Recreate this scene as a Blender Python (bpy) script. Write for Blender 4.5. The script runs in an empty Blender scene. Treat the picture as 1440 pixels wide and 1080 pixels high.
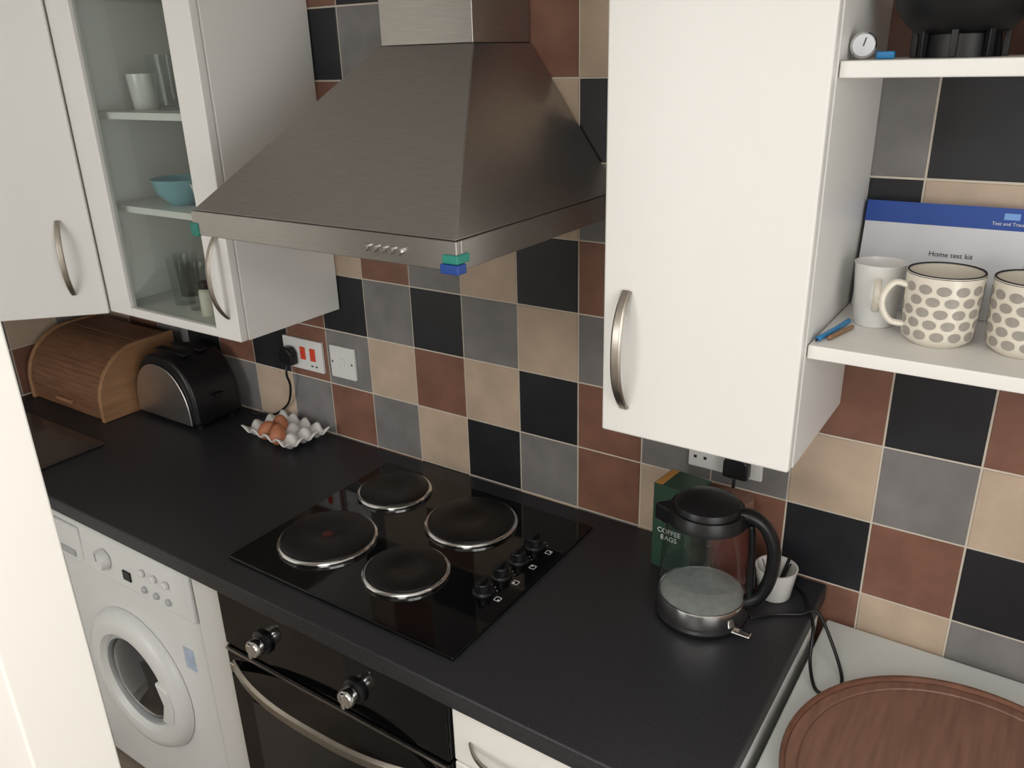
import bpy, bmesh, math, random
from mathutils import Vector, Matrix
random.seed(7)
scene=bpy.context.scene
COL=bpy.context.collection
pi=math.pi

# ------------------------------------------------------------------ materials
def lin(c):
    out=[]
    for v in c:
        v=v/255.0
        out.append(v/12.92 if v<=0.04045 else ((v+0.055)/1.055)**2.4)
    return tuple(out)+(1.0,)
def mat(name,col,rough=.5,metal=0.,noise=0.,nscale=20.,bump=0.,bscale=60.,trans=0.,ior=1.45,coat=0.,emit=None,stretch=None,spec=None,alpha=1.):
    m=bpy.data.materials.new(name); m.use_nodes=True
    nt=m.node_tree; b=nt.nodes["Principled BSDF"]
    c=lin(col)
    b.inputs["Base Color"].default_value=c
    b.inputs["Roughness"].default_value=rough
    b.inputs["Metallic"].default_value=metal
    b.inputs["IOR"].default_value=ior
    b.inputs["Transmission Weight"].default_value=trans
    b.inputs["Coat Weight"].default_value=coat
    b.inputs["Alpha"].default_value=alpha
    if spec is not None: b.inputs["Specular IOR Level"].default_value=spec
    if noise>0 or bump>0:
        tc=nt.nodes.new("ShaderNodeTexCoord"); mp=nt.nodes.new("ShaderNodeMapping")
        nt.links.new(tc.outputs["Object"],mp.inputs["Vector"])
        if stretch: mp.inputs["Scale"].default_value=stretch
    if noise>0:
        n=nt.nodes.new("ShaderNodeTexNoise"); n.inputs["Scale"].default_value=nscale; n.inputs["Detail"].default_value=6
        nt.links.new(mp.outputs[0],n.inputs["Vector"])
        r=nt.nodes.new("ShaderNodeValToRGB")
        r.color_ramp.elements[0].position=.3; r.color_ramp.elements[1].position=.7
        r.color_ramp.elements[0].color=tuple(x*(1-noise) for x in c[:3])+(1,)
        r.color_ramp.elements[1].color=tuple(min(1,x*(1+noise)) for x in c[:3])+(1,)
        nt.links.new(n.outputs["Fac"],r.inputs["Fac"]); nt.links.new(r.outputs["Color"],b.inputs["Base Color"])
    if bump>0:
        n2=nt.nodes.new("ShaderNodeTexNoise"); n2.inputs["Scale"].default_value=bscale; n2.inputs["Detail"].default_value=4
        nt.links.new(mp.outputs[0],n2.inputs["Vector"])
        bp=nt.nodes.new("ShaderNodeBump"); bp.inputs["Strength"].default_value=bump; bp.inputs["Distance"].default_value=.002
        nt.links.new(n2.outputs["Fac"],bp.inputs["Height"]); nt.links.new(bp.outputs[0],b.inputs["Normal"])
    return m
def thin(name,col,base=.02,rough=.02,k=.55):
    """thin clear glass: transparent + gloss that grows at grazing angle"""
    m=bpy.data.materials.new(name); m.use_nodes=True; nt=m.node_tree; n=nt.nodes; n.clear()
    o=n.new("ShaderNodeOutputMaterial"); mx=n.new("ShaderNodeMixShader"); t=n.new("ShaderNodeBsdfTransparent"); g=n.new("ShaderNodeBsdfGlossy")
    t.inputs[0].default_value=lin(col); g.inputs["Roughness"].default_value=rough
    f=n.new("ShaderNodeLayerWeight"); f.inputs[0].default_value=.5
    p=n.new("ShaderNodeMath"); p.operation='POWER'; p.inputs[1].default_value=4.0
    q=n.new("ShaderNodeMath"); q.operation='MULTIPLY'; q.inputs[1].default_value=k
    a=n.new("ShaderNodeMath"); a.operation='ADD'; a.inputs[1].default_value=base; a.use_clamp=True
    nt.links.new(f.outputs["Facing"],p.inputs[0]); nt.links.new(p.outputs[0],q.inputs[0]); nt.links.new(q.outputs[0],a.inputs[0])
    nt.links.new(a.outputs[0],mx.inputs[0]); nt.links.new(t.outputs[0],mx.inputs[1]); nt.links.new(g.outputs[0],mx.inputs[2]); nt.links.new(mx.outputs[0],o.inputs[0])
    return m
M={}
M['t_black']=mat('tile_black',(36,37,41),.36,noise=.25,nscale=14,bump=.15,bscale=20)
M['t_grey']=mat('tile_grey',(127,124,123),.38,noise=.14,nscale=14,bump=.15,bscale=20)
M['t_beige']=mat('tile_beige',(194,173,152),.38,noise=.12,nscale=14,bump=.15,bscale=20)
M['t_brown']=mat('tile_brown',(130,92,77),.38,noise=.18,nscale=14,bump=.15,bscale=20)
M['grout']=mat('grout',(212,203,188),.9,bump=.2,bscale=300)
M['white']=mat('cabinet_white',(232,230,225),.42,noise=.015,nscale=3)
M['carcass']=mat('carcass_white',(230,230,226),.5,noise=.015,nscale=3)
M['worktop']=mat('worktop_black',(43,43,46),.42,noise=.3,nscale=260,bump=.12,bscale=500)
M['steel']=mat('brushed_steel',(174,170,166),.36,1.,noise=.06,nscale=30,bump=.05,bscale=200,stretch=(1,1,14))
M['steel_t']=mat('toaster_steel',(215,212,208),.32,1.,noise=.04,nscale=30)
M['nickel']=mat('brushed_nickel',(182,175,165),.33,1.,noise=.05,nscale=80)
M['chrome']=mat('chrome',(228,228,228),.12,1.,noise=.02)
M['blackglass']=mat('black_glass',(8,8,9),.06,noise=.05)
M['plate']=mat('cast_iron',(17,16,16),.4,noise=.25,nscale=120,bump=.06,bscale=200)
M['red']=mat('red_dot',(75,28,22),.5,noise=.1)
M['redsw']=mat('red_switch',(215,70,45),.4,noise=.05)
M['blackpl']=mat('black_plastic',(20,20,22),.35,noise=.1)
M['blackmat']=mat('black_matte',(22,22,24),.6,noise=.1)
M['whitepl']=mat('white_plastic',(226,226,222),.35,noise=.02)
M['ceramic']=mat('white_ceramic',(230,229,225),.2,noise=.02,coat=.3)
M['cream']=mat('cream_ceramic',(222,215,200),.22,noise=.03,coat=.3)
M['dot']=mat('grey_dot_glaze',(156,150,141),.3,noise=.05)
M['glass']=thin('clear_glass',(240,243,242),.03)
M['kglass']=thin('kettle_glass',(240,243,242),.05,k=.7)
M['pane']=thin('door_glass',(232,237,234),.05)
M['waterm']=thin('water',(236,242,243),.06,k=.4)
M['scale']=mat('kettle_base_plate',(190,190,187),.5,.3,noise=.12,nscale=60)
M['egg']=mat('egg_shell',(176,112,80),.5,noise=.1,nscale=60)
M['oak']=mat('bread_bin_wood',(122,86,62),.5,noise=.22,nscale=9,stretch=(1,8,8),bump=.1)
M['oak_light']=mat('bread_bin_light_wood',(158,118,84),.5,noise=.18,nscale=9,stretch=(6,1,6),bump=.1)
M['walnut']=mat('walnut',(132,98,82),.45,noise=.2,nscale=6,stretch=(14,1.2,4),bump=.1)
M['walnut_d']=mat('walnut_rim',(118,82,66),.4,noise=.25,nscale=8,stretch=(3,3,14))
M['teal']=mat('teal_clip',(45,135,120),.4,noise=.05)
M['blueclip']=mat('blue_clip',(38,72,145),.4,noise=.05)
M['teal_bowl']=mat('teal_bowl',(130,178,188),.3,noise=.05)
M['blue']=mat('blue_print',(30,72,155),.5,noise=.03)
M['bluelt']=mat('mark_light_blue',(120,165,225),.5,noise=.03)
M['paper']=mat('paper_white',(214,216,220),.6,noise=.02)
M['ink']=mat('ink',(35,35,40),.6,noise=.02)
M['whiteink']=mat('white_ink',(225,225,225),.6,noise=.02)
M['green']=mat('box_green',(44,70,55),.45,noise=.12,nscale=30)
M['orange']=mat('box_orange',(196,140,70),.5,noise=.1,nscale=30)
M['jar']=mat('jar_red',(130,62,52),.35,noise=.2,nscale=40)
M['penblue']=mat('pen_blue',(40,130,190),.3,noise=.05)
M['pencil']=mat('pencil_wood',(150,115,85),.5,noise=.1)
M['freezer']=mat('freezer_white',(214,219,216),.35,noise=.015,nscale=3)
M['wallpaint']=mat('wall_paint',(230,228,222),.8,noise=.02,nscale=4)
M['jamb']=mat('partition_paint',(246,243,236),.6,noise=.01,nscale=4)
M['ceil']=mat('ceiling_paint',(236,235,231),.9,noise=.02,nscale=4)
M['floor']=mat('floor_vinyl',(135,122,108),.5,noise=.2,nscale=6)
M['dark']=mat('dark_void',(15,15,15),.8,noise=.05)
M['machine']=mat('machine_white',(225,225,222),.3,noise=.015,nscale=3)
M['machine_grey']=mat('machine_grey',(175,177,178),.35,noise=.03)
M['smoke']=mat('smoked_glass',(30,32,36),.06,noise=.05,coat=.5)
M['board']=mat('glass_board',(60,53,50),.22,noise=.2,nscale=5,coat=.4)
M['sticker']=mat('sticker_blue',(175,188,208),.5,noise=.15,nscale=90)

# ------------------------------------------------------------------ helpers
def emp(name,loc=(0,0,0)):
    o=bpy.data.objects.new(name,None); o.empty_display_size=.05; o.location=loc
    COL.objects.link(o); return o
def par(o,p):
    if p is not None:
        o.parent=p; o.matrix_parent_inverse=Matrix.Translation(p.location).inverted()
def mesh(name,vs,fs,m,parent=None,smooth=False,fm=None,merge=False):
    me=bpy.data.meshes.new(name); me.from_pydata([tuple(v) for v in vs],[],fs)
    ms=m if isinstance(m,(list,tuple)) else [m]
    for k in ms: me.materials.append(M[k])
    if fm:
        for p,i in zip(me.polygons,fm): p.material_index=i
    bm=bmesh.new(); bm.from_mesh(me)
    if merge: bmesh.ops.remove_doubles(bm,verts=bm.verts,dist=1e-6)
    bmesh.ops.recalc_face_normals(bm,faces=bm.faces)
    bm.to_mesh(me); bm.free()
    if smooth:
        for p in me.polygons: p.use_smooth=True
    o=bpy.data.objects.new(name,me); COL.objects.link(o); par(o,parent); return o
def bev(o,w,seg=3):
    b=o.modifiers.new("bevel","BEVEL"); b.width=w; b.segments=seg; b.limit_method='ANGLE'; b.angle_limit=math.radians(35)
    for p in o.data.polygons: p.use_smooth=True
    wn=o.modifiers.new("wn","WEIGHTED_NORMAL"); wn.keep_sharp=True
    return o
def box(name,x0,x1,y0,y1,z0,z1,m,parent=None,b=.0015,T=None,seg=2):
    vs=[Vector((x,y,z)) for x in(x0,x1) for y in(y0,y1) for z in(z0,z1)]
    if T is not None: vs=[T@v for v in vs]
    fs=[(0,1,3,2),(4,6,7,5),(0,4,5,1),(2,3,7,6),(0,2,6,4),(1,5,7,3)]
    o=mesh(name,vs,fs,m,parent)
    if b>0: bev(o,b,seg)
    return o
def prism(name,pts,axis,a0,a1,m,parent=None,b=.0015,T=None,seg=2):
    def P(u,v,a):
        return {'x':Vector((a,u,v)),'y':Vector((u,a,v)),'z':Vector((u,v,a))}[axis]
    n=len(pts)
    vs=[P(u,v,a0) for u,v in pts]+[P(u,v,a1) for u,v in pts]
    if T is not None: vs=[T@v for v in vs]
    fs=[tuple(range(n)),tuple(range(2*n-1,n-1,-1))]+[(i,(i+1)%n,n+(i+1)%n,n+i) for i in range(n)]
    o=mesh(name,vs,fs,m,parent)
    if b>0: bev(o,b,seg)
    return o
def axisM(loc,axis):
    a=Vector(axis).normalized()
    q=Vector((0,0,1)).rotation_difference(a)
    return Matrix.Translation(loc)@q.to_matrix().to_4x4()
def lathe(name,prof,m,loc,parent=None,segs=48,axis=(0,0,1),smooth=True,sx=1,sy=1,T=None):
    X=axisM(loc,axis) if T is None else T
    vs=[];fs=[]
    for r,z in prof:
        for k in range(segs):
            a=2*pi*k/segs
            vs.append(X@Vector((r*math.cos(a)*sx,r*math.sin(a)*sy,z)))
    for i in range(len(prof)-1):
        for k in range(segs):
            k2=(k+1)%segs
            fs.append((i*segs+k,i*segs+k2,(i+1)*segs+k2,(i+1)*segs+k))
    o=mesh(name,vs,fs,m,parent,smooth=smooth,merge=True)
    bm=bmesh.new(); bm.from_mesh(o.data)
    bad=[f for f in bm.faces if f.calc_area()<1e-12]
    if bad: bmesh.ops.delete(bm,geom=bad,context='FACES_ONLY')
    for e in bm.edges:
        if len(e.link_faces)==2 and e.calc_face_angle(0)>math.radians(38): e.smooth=False
    bm.to_mesh(o.data); bm.free()
    return o
def crom(pts,n=8):
    pts=[Vector(p) for p in pts]; out=[]
    for i in range(len(pts)-1):
        p0=pts[max(i-1,0)];p1=pts[i];p2=pts[i+1];p3=pts[min(i+2,len(pts)-1)]
        for k in range(n):
            t=k/n
            out.append(.5*((2*p1)+(-p0+p2)*t+(2*p0-5*p1+4*p2-p3)*t*t+(-p0+3*p1-3*p2+p3)*t**3))
    out.append(pts[-1]); return out
def sweep(name,path,sec,m,parent=None,up=(0,0,1),scales=None,smooth=True):
    path=[Vector(p) for p in path]; n=len(sec); vs=[];fs=[]
    U=Vector(up).normalized(); prevS=None
    for i,p in enumerate(path):
        t=(path[min(i+1,len(path)-1)]-path[max(i-1,0)]).normalized()
        if prevS is None:
            S=t.cross(U)
            if S.length<.05: S=t.cross(Vector((1,0,0)))
        else:
            S=prevS-t*prevS.dot(t)
        S.normalize(); prevS=S; B=S.cross(t).normalized()
        s=scales[i] if scales else 1
        for a,b in sec: vs.append(p+S*a*s+B*b*s)
    for i in range(len(path)-1):
        for k in range(n):
            fs.append((i*n+k,i*n+(k+1)%n,(i+1)*n+(k+1)%n,(i+1)*n+k))
    fs.append(tuple(range(n))); fs.append(tuple(range(len(vs)-1,len(vs)-n-1,-1)))
    return mesh(name,vs,fs,m,parent,smooth=smooth)
def circ(r,n=12,ry=None):
    ry=ry or r
    return [(r*math.cos(2*pi*k/n),ry*math.sin(2*pi*k/n)) for k in range(n)]
def tube(name,pts,r,m,parent=None,n=8,seg=12,ry=None,up=(0,0,1),scales=None):
    return sweep(name,crom(pts,n),circ(r,seg,ry),m,parent,up=up,scales=scales)
def bow(name,a,b,out,h,w,t,m,parent):
    a=Vector(a);b=Vector(b);out=Vector(out).normalized();N=22
    path=[]
    for i in range(N+1):
        s=i/N
        path.append(a.lerp(b,s)+out*(h*(1-abs(2*s-1)**2.6)))
    d=(b-a).normalized(); side=d.cross(out).normalized()
    hw=w/2;ht=t/2
    sec=[(-hw,-ht*.3),(-hw*.6,ht),(hw*.6,ht),(hw,-ht*.3),(hw*.6,-ht),(-hw*.6,-ht)]
    vs=[];fs=[];n=len(sec)
    for i,p in enumerate(path):
        tg=(path[min(i+1,N)]-path[max(i-1,0)]).normalized()
        B=side.cross(tg).normalized()
        if B.dot(out)<0: B=-B
        for u,v in sec: vs.append(p+side*u+B*v)
    for i in range(N):
        for k in range(n): fs.append((i*n+k,i*n+(k+1)%n,(i+1)*n+(k+1)%n,(i+1)*n+k))
    fs.append(tuple(range(n))); fs.append(tuple(range(len(vs)-1,len(vs)-n-1,-1)))
    o=mesh(name,vs,fs,m,parent,smooth=False); bev(o,.001,2); return o
def text(name,body,size,loc,m,parent=None,rot=(pi/2,0,0),align='CENTER'):
    c=bpy.data.curves.new(name,"FONT"); c.body=body; c.size=size; c.extrude=.0002; c.align_x=align; c.align_y='CENTER'
    c.materials.append(M[m]); o=bpy.data.objects.new(name,c); COL.objects.link(o)
    o.location=loc; o.rotation_euler=rot; par(o,parent); return o

# ------------------------------------------------------------------ room shell
XL=-1.06; XR=2.35; YF=-3.3; ZC=2.4
tcode={'k':1,'g':2,'b':3,'r':4}
pat={}
def setrow(r,start,s):
    for i,ch in enumerate(s): pat[(start+i,r)]=ch
setrow(0,-3,'gbg'+'rgbkgrbrkrkb')
setrow(1,-3,'rkr'+'gbrbkrggbgbg')
setrow(2,-3,'gbr'+'kgkgbgkbrkrk')
setrow(3,-3,'bgk'+'brgbkrbggbgr')
setrow(4,-1,'g'+'rkgrbgrkkbg')
setrow(5,-1,'b'+'rgkbbkrbgkr')
pat[(8,5)]='g'; pat[(9,5)]='k'; pat[(10,5)]='k'; pat[(5,5)]='k'; pat[(4,5)]='b'
pat[(8,4)]='k'; pat[(9,4)]='b'; pat[(10,4)]='b'
setrow(6,0,'kggrrbkbrrkr'); pat[(5,6)]='b'; pat[(4,6)]='r'
setrow(7,0,'rkbgkrbgkbrg')
pat[(9,-1)]='b'; pat[(8,-1)]='r'; pat[(10,-1)]='g'; pat[(7,-1)]='g'
def tilewall(name,along,fixed,sgn,u0,u1,z0,z1,zt,seed,usepat,holes=None):
    rnd=random.Random(seed); vs=[];fs=[];fm=[]
    def P(u,d,z):
        d=fixed+sgn*d
        return (u,d,z) if along=='x' else (d,u,z)
    def bx(ua,ub,da,db,za,zb,mi,q=0):
        b=len(vs)
        back=[P(ua,db,za),P(ub,db,za),P(ub,db,zb),P(ua,db,zb)]
        mid=[P(ua,da+q,za),P(ub,da+q,za),P(ub,da+q,zb),P(ua,da+q,zb)]
        fr=[P(ua+q,da,za+q),P(ub-q,da,za+q),P(ub-q,da,zb-q),P(ua+q,da,zb-q)]
        vs.extend(back+mid+fr)
        for k in range(4):
            fs.append((b+k,b+(k+1)%4,b+4+(k+1)%4,b+4+k)); fm.append(mi)
            fs.append((b+4+k,b+4+(k+1)%4,b+8+(k+1)%4,b+8+k)); fm.append(mi)
        fs.append((b+8,b+9,b+10,b+11)); fm.append(mi)
        fs.append((b+3,b+2,b+1,b)); fm.append(mi)
    bx(u0,u1,.0022,.1,zt,z1,0)
    bx(u0,u1,.0022,.1,z0,zt,5)
    i0=math.floor(u0/.15+1e-6); i1=math.ceil(u1/.15-1e-6)
    g=.0019
    for r in range(-2,10):
        za=.9+.15*r; zb=za+.15
        za2=max(za,zt); zb2=min(zb,z1)
        if zb2-za2<.01: continue
        last=''
        for i in range(i0,i1):
            ua=max(.15*i,u0);ub=min(.15*(i+1),u1)
            if ub-ua<.01: continue
            ch=pat.get((i,r)) if usepat else None
            if ch is None:
                ch=rnd.choice([c for c in 'kgbrbg' if c!=last])
            last=ch
            bx(ua+g,ub-g,0,.0022,za2+g,zb2-g,tcode[ch],.0009)
    return mesh(name,vs,fs,['grout','t_black','t_grey','t_beige','t_brown','wallpaint'],None,fm=fm)
tilewall('wall_back','x',0.0,1,XL-.1,XR,0,ZC,.72,3,True)
tilewall('wall_left','y',XL,-1,-1.05,-.0001,0,ZC,.72,5,False)
box('wall_left_far',XL-.1,XL,YF,-1.051,0,ZC,'wallpaint',None,0)
def windowwall(name,along,f0,f1,u0,u1,a0,a1,wz0,wz1,wname):
    def B(n,ua,ub,za,zb,m,p,fa=f0,fb=f1,b=0):
        if along=='x': box(n,ua,ub,fa,fb,za,zb,m,p,b)
        else: box(n,fa,fb,ua,ub,za,zb,m,p,b)
    mid=(f0+f1)/2
    e=emp(name,((u0+u1)/2,mid,0) if along=='x' else (mid,(u0+u1)/2,0))
    B('pier_a',u0,a0,0,ZC,'wallpaint',e); B('pier_b',a1,u1,0,ZC,'wallpaint',e)
    B('sill_wall',a0,a1,0,wz0,'wallpaint',e); B('lintel',a0,a1,wz1,ZC,'wallpaint',e)
    w=emp(wname,((a0+a1)/2,mid,wz0) if along=='x' else (mid,(a0+a1)/2,wz0)); fw=.05
    fa,fb=mid-.025,mid+.025
    B('frame_a',a0+.001,a0+fw,wz0+.001,wz1-.001,'white',w,fa,fb,.002); B('frame_b',a1-fw,a1-.001,wz0+.001,wz1-.001,'white',w,fa,fb,.002)
    B('frame_bottom',a0+fw,a1-fw,wz0+.001,wz0+fw,'white',w,fa,fb,.002); B('frame_top',a0+fw,a1-fw,wz1-fw,wz1-.001,'white',w,fa,fb,.002)
    m=(a0+a1)/2
    B('mullion',m-.025,m+.025,wz0+fw,wz1-fw,'white',w,fa,fb,.002)
windowwall('wall_front','x',YF-.1,YF,XL-.1,XR+.1,-.85,.35,.95,2.15,'added_window')  # unseen window added in this wall to let light reach the left side
windowwall('wall_right','y',XR,XR+.1,YF,.1,-2.5,-.9,.95,2.15,'window_2')
box('floor',XL-.1,XR+.1,YF-.1,.1,-.1,0,'floor',None,0)
box('ceiling',XL-.1,XR+.1,YF-.1,.1,ZC,ZC+.1,'ceil',None,0)
box('wall_partition',.1,.6,-1.1,-1.0,0,ZC-.001,'jamb',None,.004)

# ------------------------------------------------------------------ worktop + base units
wt=prism('worktop',[(1.292,-.003),(-1.057,-.003),(-1.057,-.99),(-.46,-.99),(-.46,-.605),(1.292,-.605)],'z',.862,.9,'worktop',None,.004)
bc=emp('base_cabinet',(-.78,-.5,0))
box('carcass',-1.055,-.5,-.985,-.01,.1,.861,'carcass',bc)
box('plinth',-1.055,-.55,-.985,-.01,0,.099,'white',bc)
du=emp('drawer_unit',(1.06,-.3,0))
box('carcass',.836,1.286,-.56,-.02,.1,.861,'carcass',du)
box('plinth',.836,1.286,-.51,-.02,0,.099,'white',du)
box('drawer_front',.839,1.283,-.58,-.561,.722,.852,'white',du,.003)
box('door_front',.839,1.283,-.58,-.561,.105,.717,'white',du,.003)
bow('drawer_handle',(.875,-.581,.775),(1.035,-.581,.775),(0,-1,0),.03,.014,.005,'nickel',du)
bow('door_handle',(1.24,-.581,.66),(1.24,-.581,.48),(0,-1,0),.03,.014,.005,'nickel',du)
box('end_panel',.128,.219,-.572,-.02,0,.861,'white',None,.003)

# ------------------------------------------------------------------ oven
ov=emp('built_in_oven',(.527,-.3,.1))
box('body',.226,.828,-.555,-.02,.02,.861,'blackmat',ov)
box('control_panel',.228,.826,-.58,-.556,.705,.845,'blackglass',ov,.002)
box('top_trim',.228,.826,-.578,-.556,.8455,.858,'steel',ov,.001)
box('door',.228,.826,-.582,-.556,.12,.698,'blackglass',ov,.003)
box('door_window',.29,.765,-.5835,-.5825,.2,.58,'smoke',ov,.0)
box('door_top_trim',.228,.826,-.584,-.5825,.690,.697,'steel',ov,.0)
for kx in(.358,.612):
    lathe('knob_base',[(0,0),(.026,0),(.026,.006),(.02,.01),(0,.01)],'blackpl',(kx,-.5805,.762),ov,axis=(0,-1,0))
    lathe('knob',[(.016,0),(.0185,.002),(.0185,.018),(.0165,.021),(0,.021)],'chrome',(kx,-.591,.762),ov,axis=(0,-1,0),segs=32)
    box('knob_grip',kx-.004,kx+.004,-.618,-.611,.745,.779,'chrome',ov,.002)
bow('oven_handle',(.245,-.582,.655),(.81,-.582,.655),(0,-1,0),.048,.028,.010,'nickel',ov)
for hx in(.255,.80): box('handle_foot',hx-.012,hx+.012,-.592,-.5825,.644,.666,'nickel',ov,.003)

# ------------------------------------------------------------------ washing machine
wm=emp('washing_machine',(-.185,-.3,0))
mx0,mx1=-.478,.118; yf=-.56
prism('body',[(mx0,-.03),(mx0,yf+.02),(mx0+.02,yf),(mx1-.02,yf),(mx1,yf+.02),(mx1,-.03)],'z',.02,.835,'machine',wm,.008,seg=3)
box('top_lid',mx0,mx1,yf+.005,-.03,.8355,.85,'machine',wm,.006)
prism('control_fascia',[(yf-.001,.69),(yf-.016,.70),(yf-.012,.815),(yf-.001,.825)],'x',mx0+.004,mx1-.004,'machine',wm,.004)
fy=yf-.0145
box('soap_drawer',mx0+.015,mx0+.165,fy-.006,fy+.004,.712,.808,'machine',wm,.006)
box('soap_drawer_grip',mx0+.04,mx0+.14,fy-.009,fy-.0065,.72,.738,'machine_grey',wm,.002)
box('display',-.142,-.112,fy-.004,fy+.004,.725,.750,'blackglass',wm,.001)
lathe('dial',[(0,0),(.026,0),(.026,.012),(.021,.02),(0,.02)],'machine',(-.215,fy-.001,.755),wm,axis=(0,-1,0))
box('dial_mark',-.217,-.213,fy-.0225,fy-.0215,.758,.778,'machine_grey',wm,0)
for k in range(3):
    lathe('button',[(0,0),(.0085,0),(.0085,.005),(.006,.007),(0,.007)],'machine_grey',(0,0,0),wm,segs=16,T=axisM((-.06+.045*k,fy-.001,.725),(0,-1,0)))
    lathe('button',[(0,0),(.0095,0),(.0095,.006),(.006,.008),(0,.008)],'machine',(0,0,0),wm,segs=16,T=axisM((-.06+.045*k,fy-.001,.77),(0,-1,0)))
dc=(-.195,yf-.001,.40)
lathe('door_ring',[(.20,0),(.20,.008),(.188,.024),(.165,.032),(.14,.028),(.13,.016),(.13,0)],'machine',dc,wm,axis=(0,-1,0),segs=72)
lathe('door_inner_ring',[(.1295,.0),(.1295,.016),(.122,.018),(.118,.006),(.118,0)],'machine_grey',dc,wm,axis=(0,-1,0),segs=72)
lathe('door_glass',[(.1175,0),(.1175,.008),(.10,.016),(.06,.024),(0,.027)],'smoke',dc,wm,axis=(0,-1,0),segs=72)
prism('door_handle',[(-.045,-.06),(.0,-.05),(.012,0),(.0,.05),(-.045,.06),(-.025,0)],'z',.02,.036,'machine',wm,.004,T=axisM((dc[0]+.16,dc[1],dc[2]),(0,-1,0)))
box('energy_label',.020,.058,yf-.0012,yf-.0002,.53,.59,'sticker',wm,0)
for fx in(mx0+.06,mx1-.06):
    for fy2 in(-.5,-.09): lathe('foot',[(0,0),(.02,0),(.02,.02),(0,.02)],'blackpl',(fx,fy2,0),wm,segs=16)

# ------------------------------------------------------------------ freezer (right, lower)
fz=emp('under_counter_freezer',(1.6,-.3,0))
box('body',1.304,1.9,-.55,-.02,.03,.80,'freezer',fz,.004)
box('top',1.300,1.905,-.585,-.006,.801,.827,'freezer',fz,.005)
box('door',1.306,1.898,-.60,-.552,.04,.795,'freezer',fz,.01)
box('feet_plinth',1.32,1.88,-.52,-.05,0,.029,'blackpl',fz,0)
tc=(1.573,-.343,.8275)
tr=emp('wooden_tray',tc)
lathe('tray_base',[(0,0),(.235,0),(.243,.006),(.243,.014),(.228,.014),(.2265,.0115),(.225,.0115),(.2235,.013),(.0,.013)],'walnut',tc,tr,segs=96)
lathe('tray_rim',[(.2435,.002),(.248,.004),(.252,.018),(.250,.022),(.245,.022),(.2435,.0145)],'walnut_d',tc,tr,segs=96)

# ------------------------------------------------------------------ hob
hb=emp('electric_hob',(.533,-.305,.9))
box('glass_top',.243,.824,-.55,-.062,.9005,.908,'blackglass',hb,.003,seg=3)
hz=.9083
def plate(x,y,r,red=False):
    lathe('plate_rim',[(r-.012,0),(r+.001,0),(r+.0015,.005),(r-.001,.0085),(r-.004,.0095),(r-.006,.009),(r-.012,.004)],'chrome',(x,y,hz),hb,segs=72)
    q=r-.0065
    lathe('plate_disc',[(q-.005,.0045),(q,.0092),(q,.0125),(q-.004,.0145),(.030,.0145),(.027,.0130),(0,.0130)],'plate',(x,y,hz),hb,segs=72)
    if red: lathe('plate_dot',[(0,0),(.011,0),(.011,.0004),(0,.0004)],'red',(x,y,hz+.0131),hb,segs=24)
plate(.376,-.398,.103,True); plate(.362,-.172,.085); plate(.596,-.190,.099); plate(.595,-.402,.085)
for k,(kx,ky) in enumerate([(.760,-.374),(.760,-.314),(.760,-.254),(.760,-.194)]):
    lathe('knob_base',[(0,0),(.021,0),(.021,.003),(.018,.006),(0,.006)],'blackpl',(kx,ky,hz),hb,segs=32)
    lathe('knob',[(.0,.0),(.0155,0),(.015,.014),(.013,.016),(0,.016)],'blackpl',(kx,ky,hz+.0062),hb,segs=32)
    box('knob_grip',kx-.004,kx+.004,ky-.0150,ky+.0150,hz+.0223,hz+.029,'blackpl',hb,.0015)
    sx,sy=kx+.036,ky-.004; z0=hz; z1=hz+.0004; s=.0062;t=.0011
    for (a,b,c,d) in((-s,s,-s,-s+t),(-s,s,s-t,s),(-s,-s+t,-s,s),(s-t,s,-s,s)):
        box('symbol',sx+a,sx+b,sy+c,sy+d,z0,z1,'whiteink',hb,0)
    ddx,ddy=[(.0025,-.0025),(-.0025,-.0025),(-.0025,.0025),(.0025,.0025)][k]
    box('symbol_dot',sx+ddx-.0016,sx+ddx+.0016,sy+ddy-.0016,sy+ddy+.0016,z0,z1,'whiteink',hb,0)
    for q in range(5):
        a=-.9+q*.45+pi/2
        box('tick',kx+.026*math.cos(a)-.0007,kx+.026*math.cos(a)+.0007,ky+.026*math.sin(a)-.0007,ky+.026*math.sin(a)+.0007,z0,z1,'whiteink',hb,0)

# ------------------------------------------------------------------ cooker hood
hd=emp('cooker_hood',(.54,-.25,1.56))
hx0,hx1,hy0,hy1=.243,.837,-.5,-.002
hz0,hz1=1.557,1.600
t=.012
box('rim_front',hx0,hx1,hy0,hy0+t,hz0,hz1,'steel',hd,.0015)
box('rim_left',hx0,hx0+t,hy0+t,hy1,hz0,hz1,'steel',hd,.0015)
box('rim_right',hx1-t,hx1,hy0+t,hy1,hz0,hz1,'steel',hd,.0015)
box('filter',hx0+t,hx1-t,hy0+t,hy1,hz0+.012,hz0+.02,'steel',hd,0)
cx0,cx1,cy0,cz=.433,.650,-.185,1.862
a=[(hx0+.002,hy0+.002,hz1+.0005),(hx1-.002,hy0+.002,hz1+.0005),(hx1-.002,hy1,hz1+.0005),(hx0+.002,hy1,hz1+.0005)]
b=[(cx0,cy0,cz),(cx1,cy0,cz),(cx1,hy1,cz),(cx0,hy1,cz)]
bev(mesh('canopy',a+b,[(3,2,1,0),(4,5,6,7)]+[(k,(k+1)%4,4+(k+1)%4,4+k) for k in range(4)],'steel',hd),.003,3)
box('chimney_lower',cx0+.004,cx1-.004,cy0+.004,hy1,cz+.0005,2.1,'steel',hd,.002)
box('chimney_upper',cx0+.008,cx1-.008,cy0+.008,hy1,2.1005,ZC-.001,'steel',hd,.002)
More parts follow.
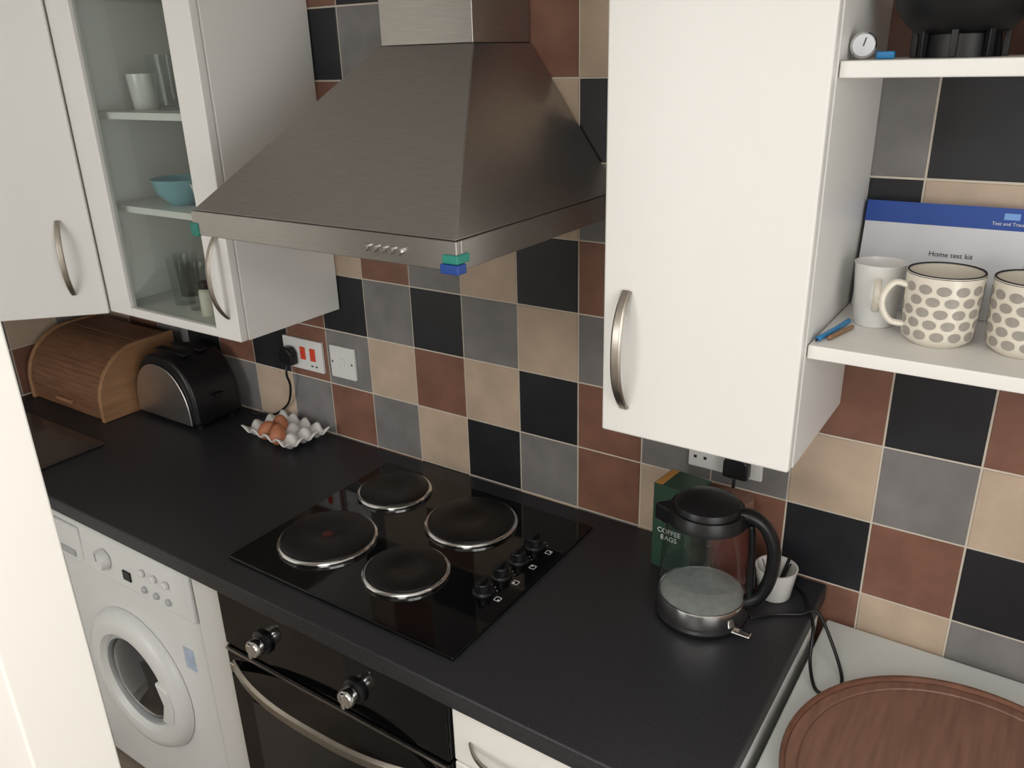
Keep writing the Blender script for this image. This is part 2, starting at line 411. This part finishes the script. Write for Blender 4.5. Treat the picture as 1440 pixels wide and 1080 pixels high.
for k in range(5):
    lathe('button',[(0,0),(.0058,0),(.0058,.005),(.005,.0065),(0,.0065)],'chrome',(.668+.0165*k,hy0-.0005,1.577),hd,segs=20,axis=(0,-1,0))
box('clip_teal_left',hx0-.004,hx0+.014,hy0-.004,hy0+.014,hz0-.002,hz0+.022,'teal',hd,.002)
box('clip_teal_right',hx1-.024,hx1+.004,hy0-.004,hy0+.026,hz0+.011,hz0+.024,'teal',hd,.002)
box('clip_blue_right',hx1-.028,hx1+.005,hy0-.005,hy0+.016,hz0-.004,hz0+.0105,'blueclip',hd,.002)

# ------------------------------------------------------------------ left glazed wall cabinet
CB,CT=1.263,2.01
gc=emp('glazed_wall_cabinet',(-.19,-.15,CB))
gx0,gx1=-.446,.066
box('side_left',gx0,gx0+.018,-.283,-.002,CB,CT,'carcass',gc)
box('side_right',gx1-.018,gx1,-.283,-.002,CB,CT,'white',gc)
box('bottom',gx0+.018,gx1-.018,-.283,-.002,CB,CB+.018,'carcass',gc)
box('top',gx0+.018,gx1-.018,-.283,-.002,CT-.018,CT,'carcass',gc)
box('back',gx0+.018,gx1-.018,-.01,-.003,CB+.018,CT-.018,'carcass',gc)
SH=[1.530,1.745]
for z in SH: box('shelf',gx0+.0185,gx1-.0185,-.262,-.0105,z-.016,z,'carcass',gc)
dy0,dy1=-.305,-.285
sw=.085
box('door_stile_l',gx0+.002,gx0+sw+.01,dy0,dy1,CB,CT,'white',gc,.003)
box('door_stile_r',gx1-sw,gx1-.002,dy0,dy1,CB,CT,'white',gc,.003)
box('door_rail_b',gx0+sw+.0105,gx1-sw-.0005,dy0,dy1,CB,CB+.022,'white',gc,.003)
box('door_rail_t',gx0+sw+.0105,gx1-sw-.0005,dy0,dy1,CT-.03,CT,'white',gc,.003)
pa,pb,pz0,pz1=gx0+sw+.0105,gx1-sw-.0005,CB+.0225,CT-.0305
mesh('door_glass',[(pa,-.295,pz0),(pb,-.295,pz0),(pb,-.295,pz1),(pa,-.295,pz1)],[(0,1,2,3)],'pane',gc)
bow('door_handle',(.032,-.306,1.50),(.032,-.306,1.315),(0,-1,0),.032,.016,.005,'nickel',gc)
for hz_ in(1.36,1.86):
    lathe('hinge',[(0,0),(.012,0),(.012,.01),(0,.01)],'nickel',(gx0+.0185,-.262,hz_),gc,segs=16,axis=(1,0,0))
def bowl(name,x,y,z,r,h,m,t=.003):
    pr=[(0,0),(r*.45,0),(r*.5,.004),(r*.85,h*.45),(r,h),(r-t,h),(r*.85-t,h*.45+.002),(r*.45,.006),(0,.006)]
    return lathe(name,pr,m,(x,y,z+.0004),None,segs=40)
def tumbler(name,x,y,z,r,h,m='glass'):
    return lathe(name,[(0,0),(r*.8,0),(r,h)],m,(x,y,z+.0004),None,segs=32)
def wcup(name,x,y,z,r=.036,h=.085,m='ceramic'):
    return lathe(name,[(0,0),(r*.75,0),(r*.8,.004),(r,h),(r-.003,h),(r*.8-.002,.008),(0,.007)],m,(x,y,z+.0004),None,segs=32)
bowl('mixing_bowl',-.235,-.18,SH[0],.07,.062,'teal_bowl')
bowl('cereal_bowl',-.105,-.19,SH[0],.05,.06,'ceramic'); bowl('cereal_bowl',-.08,-.07,SH[0],.045,.05,'ceramic')
tumbler('drinking_glass',-.275,-.20,CB+.018,.030,.12); tumbler('drinking_glass',-.20,-.21,CB+.018,.030,.11); tumbler('drinking_glass',-.335,-.14,CB+.018,.030,.11)
wcup('teacup',-.21,-.08,CB+.018,.038,.075); wcup('teacup',-.30,-.06,CB+.018,.038,.075)
bowl('serving_bowl',-.10,-.10,CB+.018,.05,.06,'ceramic')
lathe('dinner_plate_stack',[(0,0),(.05,0),(.058,.004),(.085,.012),(.085,.026),(.06,.022),(0,.02)],'ceramic',(-.105,-.11,SH[1]+.0004),None)
tumbler('glass_jug',-.24,-.16,SH[1],.048,.12)
wcup('teacup',-.335,-.17,SH[1],.036,.08)
sc=emp('spice_jar',(-.07,-.225,CB+.018))
lathe('jar',[(0,0),(.02,0),(.02,.06),(.015,.066),(0,.066)],'cream',(-.13,-.235,CB+.0185),sc,segs=24)
lathe('lid',[(0,0),(.017,0),(.017,.016),(0,.016)],'blackpl',(-.13,-.235,CB+.0848),sc,segs=24)

# ------------------------------------------------------------------ diagonal corner wall cabinet
cc=emp('corner_wall_cabinet',(-.8,-.25,CB))
prism('carcass',[(-1.057,-.003),(-.448,-.003),(-.448,-.29),(-.757,-.599),(-1.057,-.599)],'z',CB-.003,CT,'carcass',cc,.002)
s2=math.sqrt(.5)
DM=Matrix(((-s2,s2,0,-.452+.002),(-s2,-s2,0,-.294-.002),(0,0,1,0),(0,0,0,1)))
box('door',.004,.43,.001,.021,CB-.003,CT,'white',cc,.003,T=DM)
a=DM@Vector((.075,.022,1.50)); b=DM@Vector((.075,.022,1.315))
bow('door_handle',a,b,(s2,-s2,0),.032,.016,.005,'nickel',cc)
lw=emp('wall_cabinet',(-.9,-.8,CB))
box('carcass',-1.057,-.776,-.995,-.602,CB,CT,'carcass',lw)
box('door',-.775,-.757,-.993,-.604,CB,CT,'white',lw,.003)

# ------------------------------------------------------------------ right wall cabinet
rc=emp('wall_cabinet',(1.12,-.15,1.265))
RB=1.265
box('carcass',.968,1.272,-.282,-.002,RB,CT,'white',rc)
box('door',.966,1.271,-.303,-.2835,RB,CT,'white',rc,.004,seg=3)
bow('door_handle',(1.006,-.304,1.505),(1.006,-.304,1.312),(0,-1,0),.034,.019,.006,'nickel',rc)
box('wall_shelf',1.2735,1.86,-.281,-.002,1.437,1.457,'white',None,.002)
box('wall_shelf',1.2735,1.86,-.281,-.002,1.803,1.823,'white',None,.002)
box('shelf_end_panel',1.861,1.879,-.281,-.002,1.265,CT,'white',None,.002)

# ------------------------------------------------------------------ electrical
def plateframe(name,x0,x1,z0,z1):
    e=emp(name,((x0+x1)/2,-.005,(z0+z1)/2))
    box('faceplate',x0,x1,-.0095,-.0005,z0,z1,'whitepl',e,.002,seg=3)
    return e
def plug(e,x,z,m='blackpl'):
    prism('plug',[(x-.024,z-.022),(x+.024,z-.022),(x+.024,z+.012),(x+.012,z+.026),(x-.012,z+.026),(x-.024,z+.012)],'y',-.036,-.0098,m,e,.005,seg=3)
s1=plateframe('double_socket',-.158,-.011,1.075,1.161)
plug(s1,-.128,1.110)
for x in(-.082,-.045):
    box('rocker',x-.009,x+.009,-.013,-.0097,1.105,1.140,'redsw',s1,.0015)
for x in(-.052,-.036): box('pin_slot',x-.004,x+.004,-.0100,-.0096,1.088,1.092,'ink',s1,0)
tube('cable',[(-.128,-.032,1.085),(-.128,-.036,1.06),(-.134,-.024,1.02),(-.165,-.014,.96),(-.225,-.014,.915),(-.27,-.018,.9045),(-.315,-.03,.9045)],.0032,'blackpl',s1)
sA=plateframe('light_switch',.019,.105,1.077,1.163)
box('rocker',.054,.070,-.013,-.0097,1.106,1.134,'whitepl',sA,.0015)
for x in(.028,.096): lathe('screw',[(0,0),(.003,0),(.003,.0006),(0,.0006)],'chrome',(x,-.0097,1.12),sA,segs=12,axis=(0,-1,0))
s3=plateframe('double_socket',1.006,1.152,1.080,1.166)
plug(s3,1.108,1.108)
box('rocker',1.051,1.069,-.013,-.0097,1.125,1.15,'whitepl',s3,.0015)
for x,z in((1.03,1.122),(1.020,1.102),(1.040,1.102)): box('pin_slot',x-.003,x+.003,-.0100,-.0096,z-.003,z+.003,'ink',s3,0)

# ------------------------------------------------------------------ kettle
kx,ky=1.122,-.208; kz=.9004
kt=emp('glass_kettle',(kx,ky,kz))
L=(kx,ky,kz)
lathe('power_base',[(0,0),(.078,0),(.080,.004),(.080,.010),(.076,.014),(0,.014)],'blackpl',L,kt,segs=64)
lathe('steel_band',[(.0,.0145),(.0765,.0145),(.0785,.020),(.0775,.044),(.0762,.048),(.0735,.048),(.0735,.044),(0,.044)],'chrome',L,kt,segs=64)
lathe('inner_plate',[(0,.0445),(.073,.0445),(.073,.047),(.06,.049),(0,.049)],'scale',L,kt,segs=64)
lathe('glass_body',[(.0755,.0485),(.0765,.06),(.0755,.10),(.0725,.15),(.068,.1955)],'kglass',L,kt,segs=64)
lathe('water_surface',[(.0752,.092),(.0735,.0905),(0,.0905)],'waterm',L,kt,segs=64)
lathe('top_collar',[(.0655,.1955),(.0690,.1955),(.0685,.203),(.063,.218),(.058,.218),(.0605,.1955)],'blackpl',L,kt,segs=64)
lathe('lid',[(.0578,.212),(.0578,.2185),(.054,.228),(.04,.235),(.02,.238),(0,.2385)],'blackpl',L,kt,segs=64)
h=Vector((.97,.24,0)).normalized()
def kp(r,z): return (kx+h.x*r,ky+h.y*r,kz+z)
tube('handle',[kp(.050,.212),kp(.072,.212),kp(.095,.197),kp(.111,.165),kp(.115,.130),kp(.111,.092),kp(.099,.060),kp(.083,.046),kp(.076,.042)],.0145,'blackpl',kt,n=6,seg=16,ry=.0115)
tube('handle_spine',[kp(.0735,.196),kp(.077,.17),kp(.0805,.11),kp(.082,.06),kp(.081,.03)],.010,'blackpl',kt,n=6,seg=12,ry=.006)
prism('spout',[(-.02,0),(.02,0),(.0,.028)],'z',.180,.212,'blackpl',kt,.003,T=Matrix.Translation((kx-h.x*.062,ky-h.y*.062,kz))@Matrix.Rotation(math.atan2(-h.y,-h.x)-pi/2,4,'Z'))
box('switch_lever',kx+.07,kx+.102,ky-.040,ky-.024,kz+.010,kz+.014,'chrome',kt,.002)
tube('power_cord',[(1.108,-.034,1.085),(1.109,-.036,1.05),(1.112,-.022,.99),(1.12,-.016,.93),(1.16,-.016,.9035),(1.21,-.022,.9035),(1.262,-.06,.9035),(1.283,-.10,.904),(1.302,-.135,.893),(1.312,-.175,.85),(1.335,-.215,.831),(1.362,-.205,.8308),(1.365,-.165,.831),(1.335,-.125,.865),(1.30,-.105,.905),(1.275,-.125,.9038),(1.235,-.15,.9036),(1.205,-.185,.906)],.0031,'blackpl',None)

# coffee box behind kettle
cbx=emp('coffee_box',(1.03,-.1,.9))
TB=Matrix.Translation((1.030,-.085,.9004))@Matrix.Rotation(math.radians(-6),4,'Z')
box('carton',-.045,.038,-.035,.035,0,.175,'green',cbx,.001,T=TB)
box('carton_lid',-.0455,.0385,-.0355,.0355,.1755,.181,'green',cbx,.001,T=TB)
box('carton_edge',-.0463,-.0458,-.03,.03,.14,.17,'orange',cbx,0,T=TB)
box('lid_label',-.043,-.028,-.033,.033,.1813,.1816,'orange',cbx,0,T=TB)
box('front_label',-.030,-.008,-.0358,-.0354,.105,.128,'paper',cbx,0,T=TB)
text('print_coffee','COFFEE\nBAGS',.0145,TB@Vector((-.008,-.0362,.078)),'whiteink',cbx,rot=(pi/2,0,math.radians(-6)))
jr=emp('coffee_jar',(1.12,-.07,.9))
lathe('jar',[(0,0),(.037,0),(.039,.005),(.039,.135),(.033,.148),(.033,.152),(0,.152)],'jar',(1.125,-.075,.9004),jr,segs=40)
lathe('lid',[(0,0),(.035,0),(.035,.018),(.032,.021),(0,.021)],'walnut',(1.125,-.075,.9004+.1525),jr,segs=40)

pt=emp('utensil_pot',(1.222,-.088,.9))
pc=(1.217,-.088,.9004)
lathe('pot',[(0,0),(.026,0),(.029,.004),(.037,.058),(.038,.062),(.035,.062),(.034,.058),(.027,.007),(0,.007)],'ceramic',pc,pt,segs=40)
for i,(dx,dy,ln) in enumerate([(.012,.01,.085),(-.01,.012,.08),(.016,-.008,.082),(-.014,-.008,.075),(0.002,.0,.09)]):
    p0=Vector((pc[0]+dx*.3,pc[1]+dy*.3,pc[2]+.012)); p1=Vector((pc[0]+dx*1.6,pc[1]+dy*1.6,pc[2]+ln))
    sweep('spoon',[p0,p0.lerp(p1,.5),p1],[(-.004,-.001),(.004,-.001),(.004,.001),(-.004,.001)],'blackpl' if i%2==0 else 'nickel',pt,smooth=False)

# ------------------------------------------------------------------ egg tray
et=emp('egg_tray',(-.1,-.08,.9))
TE=Matrix.Translation((-.098,-.088,.9004))@Matrix.Rotation(math.radians(-5),4,'Z')
nx,ny=4,3; W,Dp=.190,.125; R=8
vs=[];fs=[]
NX,NY=nx*R,ny*R
for j in range(NY+1):
    for i in range(NX+1):
        u=i/R;v=j/R
        z=.004+.028*((1+math.cos(2*pi*u))/2*.55+(1+math.cos(2*pi*v))/2*.55)
        sc_=1+.10*(z/.037)
        vs.append(TE@Vector(((u/nx-.5)*W*sc_,(v/ny-.5)*Dp*sc_,z)))
for j in range(NY):
    for i in range(NX):
        a=j*(NX+1)+i; fs.append((a,a+1,a+NX+2,a+NX+1))
o=mesh('tray',vs,fs,'ceramic',et,smooth=True)
sd=o.modifiers.new('s','SOLIDIFY'); sd.thickness=.003; sd.offset=1
def egg(u,v,rot):
    prof=[]
    for k in range(17):
        a=pi*k/16; rr=.0215*math.sin(a)*(1+.12*math.cos(a)); prof.append((max(rr,0),-.0285*math.cos(a)))
    c=TE@Vector(((u/nx-.5)*W,(v/ny-.5)*Dp,.0335))
    lathe('egg',prof,'egg',(0,0,0),None,segs=28,T=axisM(c,rot))
egg(1.5,1.5,(.15,.1,1)); egg(1.5,.5,(.7,.3,1)); egg(2.5,.5,(-.3,.4,1))

# ------------------------------------------------------------------ toaster
to=emp('toaster',(-.47,-.12,.9))
def arch(cx,w,h0,h,n=28,p=2.5):
    pts=[(cx-w/2,h0)]
    for k in range(n+1):
        a=pi-pi*k/n
        c,s=math.cos(a),math.sin(a)
        x=cx+w/2*math.copysign(abs(c)**(2/p),c); z=h0+.012+(h-.012)*abs(s)**(2/p)
        pts.append((x,z))
    pts.append((cx+w/2,h0)); return pts
def dedup(p):
    o=[]
    for q in p:
        if not o or (abs(q[0]-o[-1][0])+abs(q[1]-o[-1][1]))>1e-4: o.append(q)
    return o
TX=-.472
prism('body',dedup(arch(TX,.270,.911,.190)),'y',-.188,-.036,'blackpl',to,.014,seg=4)
prism('steel_front',dedup(arch(TX-.010,.244,.9135,.160,p=2.2)),'y',-.1935,-.1885,'steel_t',to,.002)
prism('steel_back',dedup(arch(TX-.010,.244,.9135,.160,p=2.2)),'y',-.0355,-.0305,'steel_t',to,.002)
for yy in(-.138,-.086): box('slot',TX-.065,TX+.065,yy-.012,yy+.012,1.096,1.1025,'dark',to,.001)
box('lever',TX+.1355,TX+.150,-.125,-.100,.985,.995,'blackpl',to,.002)
for fx in(TX-.11,TX+.11):
    for fy_ in(-.165,-.06): lathe('foot',[(0,0),(.01,0),(.01,.012),(0,.012)],'blackpl',(fx,fy_,.9004),to,segs=12)

# ------------------------------------------------------------------ bread bin
bb=emp('bread_bin',(-.82,-.16,.9))
bx0,bx1=-1.02,-.625
by0,by1,bh=-.292,-.03,.205
def bprof():
    pts=[(by1,.9004),(by0,.9004),(by0,.9454)]
    rc_=.155; cyy,czz=by0+rc_,.9004+bh-rc_
    for k in range(1,15):
        a=pi-(pi/2)*k/14
        pts.append((cyy+rc_*math.cos(a),czz+rc_*math.sin(a)))
    pts.append((by1,.9004+bh)); return pts
prism('end_panel_left',bprof(),'x',bx0,bx0+.016,'oak_light',bb,.003)
prism('end_panel_right',bprof(),'x',bx1-.016,bx1,'oak_light',bb,.003)
box('base',bx0+.0165,bx1-.0165,by0+.012,by1-.002,.9006,.915,'oak',bb)
box('back',bx0+.0165,bx1-.0165,by1-.012,by1-.001,.916,.9+bh-.012,'oak',bb)
box('top',bx0+.0165,bx1-.0165,by0+.155,by1-.013,.9+bh-.014,.9+bh-.004,'oak',bb)
rc_=.155;cyy,czz=by0+rc_,.9004+bh-rc_
ns=15
for k in range(ns):
    a=pi-(pi/2)*(k+.5)/ns
    T=Matrix.Translation((0,cyy+(rc_-.010)*math.cos(a),czz+(rc_-.010)*math.sin(a)))@Matrix.Rotation(a-pi/2,4,'X')
    box('slat',bx0+.0168,bx1-.0168,-.0078,.0078,-.004,.004,'oak',bb,.0015,T=T)
box('front_rail',bx0+.0168,bx1-.0168,by0+.006,by0+.016,.9155,.9494,'oak',bb,.002)
box('pull',-.86,-.78,by0-.006,by0+.0055,.93,.94,'oak_light',bb,.002)
box('chopping_board',-.93,-.492,-.66,-.372,.9004,.9085,'board',None,.003)

# ------------------------------------------------------------------ shelf items
def rmug(z):
    if z<.012: return .036+.010*(z/.012)**.6
    return .046+.003*(z-.012)/.09
def mug(name,x,y,z,ang,dots=True,hh=.098):
    e=emp(name,(x,y,z)); zz=z+.0004
    pr=[(0,.001),(.033,.001),(.035,0),(.0365,.0015)]
    for k in range(1,13): pr.append((rmug(hh*k/12),hh*k/12))
    pr+= [(rmug(hh)-.0015,hh+.0012),(rmug(hh)-.0035,hh)]
    for k in range(11,1,-1): pr.append((rmug(hh*k/12)-.0035,hh*k/12))
    pr+=[(.034,.008),(0,.006)]
    lathe('body',pr,'cream',(x,y,zz),e,segs=56)
    lathe('rim_line',[(rmug(hh)+.0003,hh-.0015),(rmug(hh)-.001,hh+.0018),(rmug(hh)-.0028,hh+.0016),(rmug(hh)-.0036,hh-.0005)],'ink',(x,y,zz),e,segs=56)
    d=Vector((math.cos(ang),math.sin(ang),0)); c=Vector((x,y,zz))
    r0=.0455
    tube('handle',[c+d*r0+Vector((0,0,.078)),c+d*(r0+.018)+Vector((0,0,.082)),c+d*(r0+.030)+Vector((0,0,.066)),c+d*(r0+.030)+Vector((0,0,.046)),c+d*(r0+.018)+Vector((0,0,.028)),c+d*(r0)+Vector((0,0,.024))],.0062,'cream',e,seg=12,ry=.0045)
    if dots:
        vs=[];fs=[]
        rows=5; cols=13
        for r in range(rows):
            for k in range(cols):
                a0=2*pi*(k+.5*(r%2))/cols; z0=.018+.0158*r
                dd=(a0-ang+pi)%(2*pi)-pi
                if abs(dd)<.22 and (r in(0,3,4)): continue
                b=len(vs); n=14
                vs.append((x+(rmug(z0)+.0005)*math.cos(a0),y+(rmug(z0)+.0005)*math.sin(a0),zz+z0))
                for q in range(n):
                    t_=2*pi*q/n; da=.0088*math.cos(t_)/.047; z1=z0+.0066*math.sin(t_); rr=rmug(z1)+.0005
                    vs.append((x+rr*math.cos(a0+da),y+rr*math.sin(a0+da),zz+z1))
                for q in range(n): fs.append((b,b+1+q,b+1+(q+1)%n))
        mesh('dots',vs,fs,'dot',e)
    return e
mug('spotted_mug',1.418,-.178,1.457,math.radians(205))
mug('spotted_mug',1.522,-.172,1.457,math.radians(20))
cu=emp('white_cup',(1.330,-.135,1.457)); cz_=1.4574
ccx,ccy=1.328,-.135
lathe('body',[(0,0),(.027,0),(.029,.003),(.035,.088),(.036,.092),(.0335,.092),(.0325,.088),(.027,.008),(0,.006)],'ceramic',(ccx,ccy,cz_),cu,segs=48)
dv=Vector((.16,-.98,0)); c0=Vector((ccx,ccy,cz_))
tube('handle',[c0+dv*.033+Vector((0,0,.072)),c0+dv*.048+Vector((0,0,.072)),c0+dv*.056+Vector((0,0,.056)),c0+dv*.047+Vector((0,0,.036)),c0+dv*.030+Vector((0,0,.028))],.005,'cream',cu,seg=10,ry=.0035)
nb=emp('test_kit_box',(1.39,-.05,1.457))
TN=Matrix.Translation((1.278,-.052,1.4578))@Matrix.Rotation(math.radians(-10),4,'X')
box('carton',0,.222,0,.028,0,.163,'paper',nb,.001,T=TN)
box('blue_band',-.0004,.2224,-.0006,.0286,.132,.1634,'blue',nb,0,T=TN)
box('mark',.186,.206,-.0012,-.0007,.147,.156,'bluelt',nb,0,T=TN)
er=(math.radians(80),0,0)
text('print_name','Test and Trace',.0068,TN@Vector((.193,-.0012,.141)),'whiteink',nb,rot=er)
text('print_title','Home test kit',.0105,TN@Vector((.127,-.0006,.090)),'ink',nb,rot=er)
pn=emp('ballpoint_pen',(1.29,-.24,1.457))
tube('barrel',[(1.281,-.262,1.4615),(1.292,-.20,1.4615),(1.298,-.155,1.4615)],.0036,'penblue',pn,seg=10)
tube('tip',[(1.2805,-.268,1.4608),(1.281,-.2625,1.4612)],.0016,'ink',pn,seg=8)
pn2=emp('pencil',(1.30,-.23,1.457))
tube('barrel',[(1.293,-.250,1.461),(1.302,-.21,1.461),(1.309,-.18,1.461)],.0030,'pencil',pn2,seg=6)

UZ=1.8234
th=emp('dial_thermometer',(1.292,-.235,UZ))
TT=axisM((1.288,-.235,UZ+.0158),(.25,-.95,.1))
lathe('case',[(0,0),(.0145,0),(.0155,.002),(.0155,.008),(.0138,.010),(.0132,.008),(0,.008)],'chrome',(0,0,0),th,segs=36,T=TT)
lathe('dial',[(0,.0083),(.013,.0083),(.013,.0086),(0,.0086)],'paper',(0,0,0),th,segs=36,T=TT)
box('needle',-.0007,.0007,-.001,.009,.0088,.0091,'ink',th,0,T=TT)
box('clip',1.303,1.325,-.232,-.222,UZ,UZ+.009,'penblue',th,.002)
cl=emp('colander',(1.385,-.15,UZ))
cC=(1.385,-.15,UZ)
lathe('bowl',[(.03,.022),(.055,.03),(.078,.055),(.09,.095),(.098,.097),(.098,.101),(.087,.101),(.074,.057),(.052,.034),(0,.027),(0,.022),(.03,.022)],'blackpl',cC,cl,segs=48)
lathe('foot_ring',[(.042,0),(.048,0),(.046,.0265),(.042,.0255)],'blackpl',cC,cl,segs=40)
for k in range(8):
    box('foot',-.004,.004,.048,.056,0,.035,'blackpl',cl,.001,T=Matrix.Translation(cC)@Matrix.Rotation(2*pi*k/8,4,'Z'))
tube('handle_loop',[(1.30,-.165,UZ+.098),(1.284,-.16,UZ+.1),(1.280,-.15,UZ+.1),(1.284,-.135,UZ+.1),(1.30,-.13,UZ+.098)],.004,'blackpl',cl)
sp=emp('saucepan',(1.545,-.13,UZ))
lathe('pan',[(0,0),(.05,0),(.056,.006),(.058,.09),(.061,.092),(.055,.092),(.0545,.01),(0,.006)],'blackmat',(1.548,-.10,UZ),sp,segs=48)
tube('pan_handle',[(1.52,-.152,UZ+.075),(1.505,-.20,UZ+.08),(1.490,-.255,UZ+.082)],.009,'blackpl',sp,ry=.006)

# ------------------------------------------------------------------ lights
def area(name,loc,target,sx,sy,power,col):
    l=bpy.data.lights.new(name,'AREA'); l.shape='RECTANGLE'; l.size=sx; l.size_y=sy; l.energy=power; l.color=col
    o=bpy.data.objects.new(name,l); COL.objects.link(o); o.location=loc
    d=(Vector(target)-Vector(loc)).normalized(); o.rotation_euler=d.to_track_quat('-Z','Y').to_euler(); return o
area('added_light_front',(-.25,YF-.13,1.55),(-.25,0,1.55),1.15,1.15,24,(.99,.985,.98))  # added light behind the camera, brightens the left units
area('window_daylight_right',(XR+.13,-1.7,1.55),(0,-1.7,1.55),1.55,1.15,23,(1.,.985,.96))
area('ceiling_fill',(1.3,-1.9,ZC-.02),(1.3,-1.9,0),.6,.6,15,(1.,.955,.91))  # soft fill added below the ceiling, no fitting modelled
w=bpy.data.worlds.new("world"); scene.world=w; w.use_nodes=True
w.node_tree.nodes["Background"].inputs[0].default_value=(.85,.9,1,1); w.node_tree.nodes["Background"].inputs[1].default_value=.6
scene.view_settings.view_transform='Standard'

# ------------------------------------------------------------------ camera
cam=bpy.data.cameras.new('camera'); cam.sensor_width=36; cam.lens=36*1150.1/1440; cam.clip_start=.02
co=bpy.data.objects.new('camera',cam); COL.objects.link(co)
Rr=[Vector((0.83034,0.55664,-0.02628)),Vector((0.18594,-0.3212,-0.92858)),Vector((-0.52532,0.76615,-0.37021))]
mw=Matrix.Identity(4)
for i in range(3):
    mw[i][0]=Rr[0][i]; mw[i][1]=-Rr[1][i]; mw[i][2]=-Rr[2][i]
mw[0][3],mw[1][3],mw[2][3]=1.5382,-1.3942,1.8368
co.matrix_world=mw
scene.camera=co
